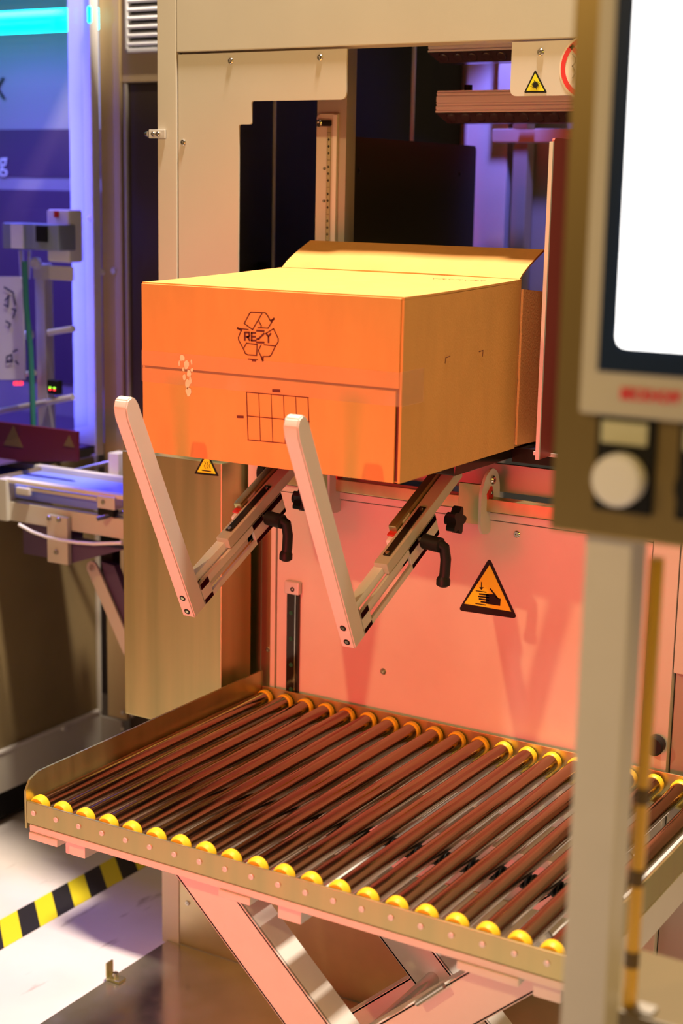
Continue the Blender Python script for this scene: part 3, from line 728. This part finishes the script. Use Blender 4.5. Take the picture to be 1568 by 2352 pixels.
# inside walls
MB().box((-2.2, .95, .1), (-.7525, .97, 2.37)).build('inner_back_wall', mat('inner_grey_wall', (.30, .28, .34), .5), lm)
MB().box((-2.2, -1.2, .9), (LX-.021, .949, .905)).build('inner_floor', violet_m, lm)
MB().box((-2.2, .18, 2.42), (-.04, .42, 2.50)).build('overhead_blocker', paint_d, lm)  # unseen slab added to keep overhead light off the door
MB().box((-2.2, -1.2, 2.381), (LX-.021, .95, 2.4)).build('inner_roof', paint_w, lm)
MB().box((-2.2, .948, 1.57), (LX-.031, .9495, 1.70)).build('inner_dark_band', violet_m, lm)
MB().box((-2.2, .946, 1.0), (LX-.031, .9495, 1.535)).build('inner_lower_wall', violet_m, lm)
text_mesh('wall_lettering', 'g', .075, P(7, 372, 'Y', .944), FACE_FRONT, pale, lm)
text_mesh('wall_lettering', 'X', .085, P(-6, 206, 'Y', .946), FACE_FRONT, black, lm)
# cyan tube
z_ = P(80, 49, 'Y', .66).z
ct = MB(); ct.cyl((-2.15, .66, z_), (-.715, .66, z_), .028, 24); ct = ct.build('light_tube', cyan_m)
tag(ct, 'glowing cyan light tube at top of the left machine', 'lamp')
# frame inside
YF = .45
def q3(px, py, y=YF): return P(px, py, 'Y', y)
def rod(pa, pb, r, nm, m_, par, n=12): return MB().cyl(pa, pb, r, n).build(nm, m_, par)
ins = thing('sealing_frame', 'blue-lit metal frame with crossbars inside the left machine', 'frame', (q3(95, 900).x, YF, .906))
a = q3(78, 605); b_ = q3(112, 1040)
MB().box((a.x, YF, .9055), (q3(108, 900).x, YF+.03, a.z), .003).build('upright', paint_w, ins)
MB().box((a.x, YF-.005, q3(78, 640).z), (q3(170, 640).x, YF, q3(78, 608).z), .003).build('top_crossbar', paint_w, ins)
a = q3(80, 602); mb = MB(); mb.lathe(a+Vector((.012, -.004, -.002)), (0, -1, 0), [(0, .014), (.01, .014), (.014, .009)], 16); mb.build('cap_nut', pale, ins)
for (x0, y0, x1, y1, r) in ((-10, 777, 72, 768, .011), (112, 764, 168, 755, .008), (-10, 868, 80, 856, .007), (-10, 947, 168, 912, .008)):
    rod(q3(x0, y0, YF-.02), q3(x1, y1, YF-.02), r, 'crossbar', alu, ins)
dv = thing('sensor_unit', 'grey and white sensor head mounted behind glass of left machine', 'sensor', q3(100, 580))
MB().box((q3(25, 560, YF-.03).x, YF-.06, q3(25, 572, YF-.06).z), (q3(155, 560, YF-.03).x, YF, q3(25, 512, YF-.06).z), .004).build('housing', mat('blue_grey_housing', (.3, .36, .5), .3, .3), dv)
MB().box((q3(26, 520, YF-.06).x, YF-.063, q3(26, 570, YF-.06).z), (q3(54, 520, YF-.06).x, YF-.06, q3(26, 515, YF-.06).z)).build('label', pale, dv)
MB().box((q3(106, 500, YF-.02).x, YF-.02, q3(106, 600, YF).z), (q3(158, 500, YF-.02).x, YF+.03, q3(106, 480, YF).z), .006).build('bracket_plate', pale, dv)
MB().box((q3(82, 520, YF-.064).x, YF-.066, q3(82, 555, YF-.064).z), (q3(108, 520, YF-.064).x, YF-.06, q3(82, 518, YF-.064).z), .002).build('dark_window', black, dv)
MB().box((q3(124, 488, YF-.022).x, YF-.023, q3(124, 499, YF-.02).z), (q3(134, 488, YF-.022).x, YF-.02, q3(124, 485, YF-.02).z)).build('red_mark', redcap, dv)
rod(q3(48, 575), q3(52, 640), .006, 'stem', alu, dv); rod(q3(68, 575), q3(66, 640), .004, 'stem', alu, dv)
# white information plate with doodle-like machine drawing
wp = thing('information_plate', 'white plate with dark line drawing behind glass at left edge', 'plate', q3(10, 870, .40))
MB().prism(rounded([q3(-60, 635, .40), q3(50, 635, .40), q3(57, 872, .40), q3(-60, 872, .40)], [0, .012, .004, 0]), (0, .004, 0)).build('panel', pale, wp, smooth=False)
mb = MB()
for q in (((10, 660), (30, 672), (35, 700)), ((12, 690), (20, 680), (18, 705), (10, 700)), ((28, 710), (36, 712), (30, 730)), ((14, 738), (24, 745), (20, 752)), ((30, 808), (40, 804)), ((15, 820), (26, 815), (28, 830), (16, 832), (15, 820)), ((36, 830), (42, 836))):
    strokes(mb, [q3(a_, c_, .398) for a_, c_ in q], .004, (0, -.0005, 0))
mb.build('line_drawing', mat('dark_blue_print', (.03, .03, .12), .6), wp, smooth=False)
hh = MB(); hh.tube([q3(56, 600, .38), q3(60, 700, .38), q3(70, 800, .38), q3(74, 900, .38), q3(76, 970, .38), q3(80, 1040, .38)], .007, 12)
tag(hh.build('green_hose', hose_g), 'dark green hose hanging in front of the left machine frame', 'hose')
lb = thing('indicator_light', 'tiny green and red status lights glowing beside the frame', 'light', q3(119, 905, .42))
MB().box(q3(108, 905, .42), q3(131, 875, .42)+Vector((0, .02, 0)), .002).build('housing', black, lb)
for q, m_ in (((115, 890), led_g), ((125, 891), led_g), ((115, 895), led_r), ((125, 896), led_r)):
    c = q3(*q, .419); mb = MB(); mb.box(c+Vector((-.0028, -.001, -.0014)), c+Vector((.0028, .0, .0014))); mb.build('diode', m_, lb)
lb = thing('indicator_light', 'pair of red square status lights at left edge under the white plate', 'light', q3(39, 885, .42))
for q in ((34, 881), (44, 881)):
    c = q3(*q, .419); mb = MB(); mb.box(c+Vector((-.0035, -.001, -.004)), c+Vector((.0035, .01, .004))); mb.build('diode', led_r, lb)
# red panel with warning triangles
YR = .33
rc = thing('red_panel', 'dark red panel with warning triangles, behind the glass door', 'cover', P(80, 1030, 'Y', YR))
rp_ = [P(-60, 962, 'Y', YR), P(176, 992, 'Y', YR), P(176, 1060, 'Y', YR), P(-60, 1060, 'Y', YR)]
rcb = MB().prism(rp_, (0, .01, 0)).build('red_sheet', mat('deep_red_panel', (.07, .003, .008), .4), rc, smooth=False)
for (ax_, ay, s_) in ((30, 978, 40), (158, 1000, 22)):
    MB().prism([P(ax_, ay, 'Y', YR-.0008), P(ax_-s_*.55, ay+s_*1.1, 'Y', YR-.0008), P(ax_+s_*.55, ay+s_*1.25, 'Y', YR-.0008)], (0, .0006, 0)).build('warning_sticker', mat('dull_ochre_sticker', (.10, .06, .01), .5), rcb, smooth=False)

# ------------------------------------------------------------------ left outfeed conveyor
cv = thing('outfeed_conveyor', 'narrow blue belt conveyor with white rails between the two machines', 'conveyor', (-.35, .3, .76))
YA, YB = .22, .40; CX0, CX1 = -.90, -.035
zA = lambda px, py: P(px, py, 'Y', YA).z
zB = lambda px, py: P(px, py, 'Y', YB).z
zrt = zB(150, 1078); zrl = zrt-.040
MB().box((CX0, YB, zrl), (CX1, YB+.02, zrt), .002).build('rear_side_rail', paint_w, cv)
zbl = zA(150, 1122)-.012
MB().box((CX0, YA+.02, zbl-.016), (CX1, YB-.001, zbl), .003).build('belt', blue_belt, cv)
MB().box((P(20, 1110, 'Y', YA).x, YA-.004, zA(150, 1128)), (CX1, YA+.016, zA(150, 1118)), .002).build('front_guide_rail', paint_w, cv)
MB().box((P(60, 1110, 'Y', YA).x, YA-.002, zA(150, 1140)), (P(222, 1110, 'Y', YA).x, YA+.006, zA(150, 1131)), .002).build('cylinder_rod', alu, cv)
MB().box((P(22, 1110, 'Y', YA).x, YA+.0165, zA(150, 1165)), (P(224, 1110, 'Y', YA).x, YA+.019, zA(150, 1142))).build('blue_side_strip', blue_belt, cv)
zb1, zb0 = zA(150, 1172), zA(150, 1217)
cb = MB().box((P(5, 1180, 'Y', YA).x, YA, zb0), (CX1, YA+.03, zb1), .002).build('side_beam', paint, cv)
MB().box((P(2, 1110, 'Y', YA).x, YA-.012, zb0), (P(22, 1110, 'Y', YA).x, YA+.02, zA(20, 1100)), .002).build('end_upright', paint, cv)
p = P(35, 1118, 'Y', YA-.01); MB().box(p, p+Vector((.042, .01, -.018)), .003).build('clamp_block', alu, cv)
p = P(222, 1138, 'Y', YA-.012); ob = MB().box(p, p+Vector((.05, .03, -.028)), .002).build('valve_block', alu, cv)
mb = MB(); bolt(mb, P(237, 1153, 'Y', YA-.012), r=.006, h=.004); mb.build('bolt', chrome, ob)
MB().box(p+Vector((.001, .001, -.029)), p+Vector((.045, .02, -.044)), .001).build('black_connector', black, cv)
MB().box((P(108, 1110, 'Y', YA-.012).x, YA-.016, P(108, 1290, 'Y', YA-.016).z), (P(155, 1110, 'Y', YA-.012).x, YA-.002, P(108, 1182, 'Y', YA-.016).z), .0015).build('hanging_bracket', paint, cv)
for q in ((114, 1190), (136, 1194), (130, 1268)):
    mb = MB(); bolt(mb, P(*q, 'Y', YA-.016), r=.0065, h=.006); mb.build('bolt', chrome, cv)
MB().prism([P(155, 1238, 'Y', YA), P(282, 1262, 'Y', YA), P(282, 1263, 'Y', YA), P(156, 1296, 'Y', YA)], (0, .03, 0)).build('drip_tray', violet_m, cv, smooth=False)
MB().box((P(60, 1250, 'Y', YA+.05).x, YA+.04, P(60, 1285, 'Y', YA).z), (P(112, 1250, 'Y', YA).x, YA+.12, zb0-.001), .002).build('motor_box', violet_m, cv)
pts = [P(*q, 'Y', YA-.022) for q in ((44, 1205), (75, 1222), (105, 1233), (140, 1241), (175, 1246), (215, 1249), (280, 1247))]
tag(MB().tube(pts, .0038, 10).build('air_hose', pale), 'thin white air hose drooping across the conveyor side', 'hose')
mb = MB(); mb.cyl(P(222, 1192, 'Y', YA-.03), P(284, 1176, 'Y', YA+.02), .0055, 14); mb.build('guide_pin', chrome, cv)
mb = MB(); mb.cyl(P(165, 1083, 'Y', YB+.03), P(282, 1055, 'Y', YB+.11), .0055, 14); mb.build('stay_rod', chrome, cv)
mb = MB(); mb.cyl(P(25, 1057, 'Y', YB-.0), P(158, 1028, 'Y', YB+.12), .0125, 18); mb.build('idler_roller', paint_w, cv)
p = P(266, 1036, 'Y', YB+.05); MB().box((p.x, YB+.021, zrl), (p.x+.03, YB+.06, p.z), .002).build('rear_bracket', paint_w, cv)
p = P(262, 1112, 'Y', YB-.02); MB().box(p, p+Vector((.05, .015, -.012)), .004).build('black_clamp', black, cv)
# folding stay below
st = thing('folding_stay', 'pale flat stay arm slanting down beside the steel cabinet', 'stay', P(285, 1480, 'Y', .30))
pa = P(211, 1305, 'Y', .30); pb = P(296, 1500, 'Y', .30); d = (pb-pa).normalized(); nn = d.cross(Vector((0, 1, 0))).normalized()
hw_ = .016
pts = [pa+nn*hw_*math.cos(a)-d*hw_*math.sin(a) for a in [PI*k/8 for k in range(9)]]+[pb-nn*hw_, pb+nn*hw_]
MB().prism(pts, (0, .006, 0)).build('flat_bar', paint, st, smooth=False)
mb = MB(); bolt(mb, pa+Vector((0, -.0, 0)), r=.009, h=.003); mb.build('pivot', paint_d, st)
MB().prism([P(232, 1290, 'Y', .31), P(262, 1300, 'Y', .31), P(300, 1400, 'Y', .31), P(300, 1480, 'Y', .31), P(246, 1345, 'Y', .31)], (0, .02, 0)).build('dark_link', violet_m, st, smooth=False)
MB().box((P(232, 1290, 'Y', .331).x, .331, P(232, 1312, 'Y', .331).z), (P(258, 1290, 'Y', .331).x, .36, zb0-.0005)).build('hinge_block', black, st)

# ------------------------------------------------------------------ operator panel
HY = -1.2
op = thing('operator_panel', 'grey steel operator terminal with bright white screen on a square post', 'control panel', (1.385, -1.16, 0))
def h(px, py, y=HY): return P(px, py, 'Y', y)
zb = h(1420, 1240).z
MB().box((1.3265, HY, zb), (1.86, HY+.13, 2.05), .003).build('enclosure', mat('brown_brushed_steel', (.40, .30, .13), .34, .9, noise=.08, nscale=30, stretch=(1, 1, .05)), op)
MB().box((1.354, HY+.012, 0), (1.396, HY+.050, zb-.0005), .003).build('post', paint_w, op)
MB().box((1.30, HY-.04, 0), (1.47, HY+.12, .008), .003).build('base_plate', paint, op)
bz = MB().box((h(1342, 900).x, HY-.012, h(1450, 955).z), (1.80, HY-.0005, 2.0), .003).build('monitor_bezel', paint, op)
bb = MB().box((h(1374, 800, HY-.013).x, HY-.0135, h(1450, 858, HY-.013).z), (1.78, HY-.012, 1.98)).build('screen_border', bezel_m, bz, smooth=False)
x0, z0 = h(1423, 700, HY-.014).x, h(1480, 799, HY-.014).z
MB().prism(rounded([(x0, HY-.0137, z0), (1.76, HY-.0137, z0), (1.76, HY-.0137, 1.96), (x0, HY-.0137, 1.96)], [.008, 0, 0, 0]), (0, -.0006, 0)).build('screen', screen_m, bb, smooth=False)
tl, tr = h(1424, 905, HY-.013), h(1562, 916, HY-.013)
tm = text_mesh('brand_lettering', 'BECKHOFF', .0125, (tl+tr)/2, FACE_FRONT, mat('red_lettering', (.75, .02, .05), .5), bz, sx=1.0, bold=.0004)
wd = max(v.co.x for v in tm.data.vertices)-min(v.co.x for v in tm.data.vertices); kx = (tr.x-tl.x)/wd; cxm = (tl.x+tr.x)/2
for v in tm.data.vertices: v.co.x = cxm+(v.co.x-cxm)*kx
for i, (px_, py_, m_) in enumerate(((1413, 1105, pale), (1606, 1128, black))):
    c = h(px_, py_, HY-.018); 
    pb_ = MB(); pb_.box((c.x-.024, HY-.004, c.z-.028), (c.x+.026, HY-.0005, c.z+.052), .006); pb_ = pb_.build('button_holder', black, op)
    MB().lathe((c.x, HY-.004, c.z), (0, -1, 0), [(0, .021), (.012, .0215), (.017, .019), (.018, .014)], 28).build('push_button', m_, pb_)
    MB().box((c.x-.019, HY-.007, c.z+.028), (c.x+.020, HY-.0042, c.z+.046), .004).build('label_holder', mat('pale_green_label', (.55, .55, .38), .4), pb_)
# yellow hose with dark bands
yh = thing('yellow_tube', 'upright yellow tube with dark bands behind the grey terminal post', 'tube', (1.385, -1.10, .80))
xh = 1.394; YH = -1.120
MB().cyl((xh, YH, .8255), (xh, YH, zb-.03), .0064, 16).build('tube', yhose, yh)
for py in (1815, 2005, 2195):
    q = P(1450, py, 'Y', YH); MB().cyl((xh, YH, q.z-.010), (xh, YH, q.z+.006), .0067, 16).build('dark_band', mat('dark_ochre_band', (.12, .07, .01), .5), yh)
# small cabinet in the lower right corner
lc = thing('control_cabinet', 'low grey green cabinet top in the bottom right corner beside the post', 'cabinet', (1.60, -.95, 0))
MB().box((1.362, -1.095, 0), (1.85, -1.02, .806), .003).build('body', paint, lc)
MB().box((1.360, -1.135, .8065), (1.85, -1.012, .825), .003).build('lid', mat('dark_brown_lid', (.16, .12, .06), .4), lc)
MB().box((1.364, -1.098, .780), (1.85, -1.0955, .800), .001).build('front_rail', paint_w, lc)
MB().box((1.402, -1.132, .8255), (1.420, -1.115, .829), .0015).build('hinge', paint_d, lc)
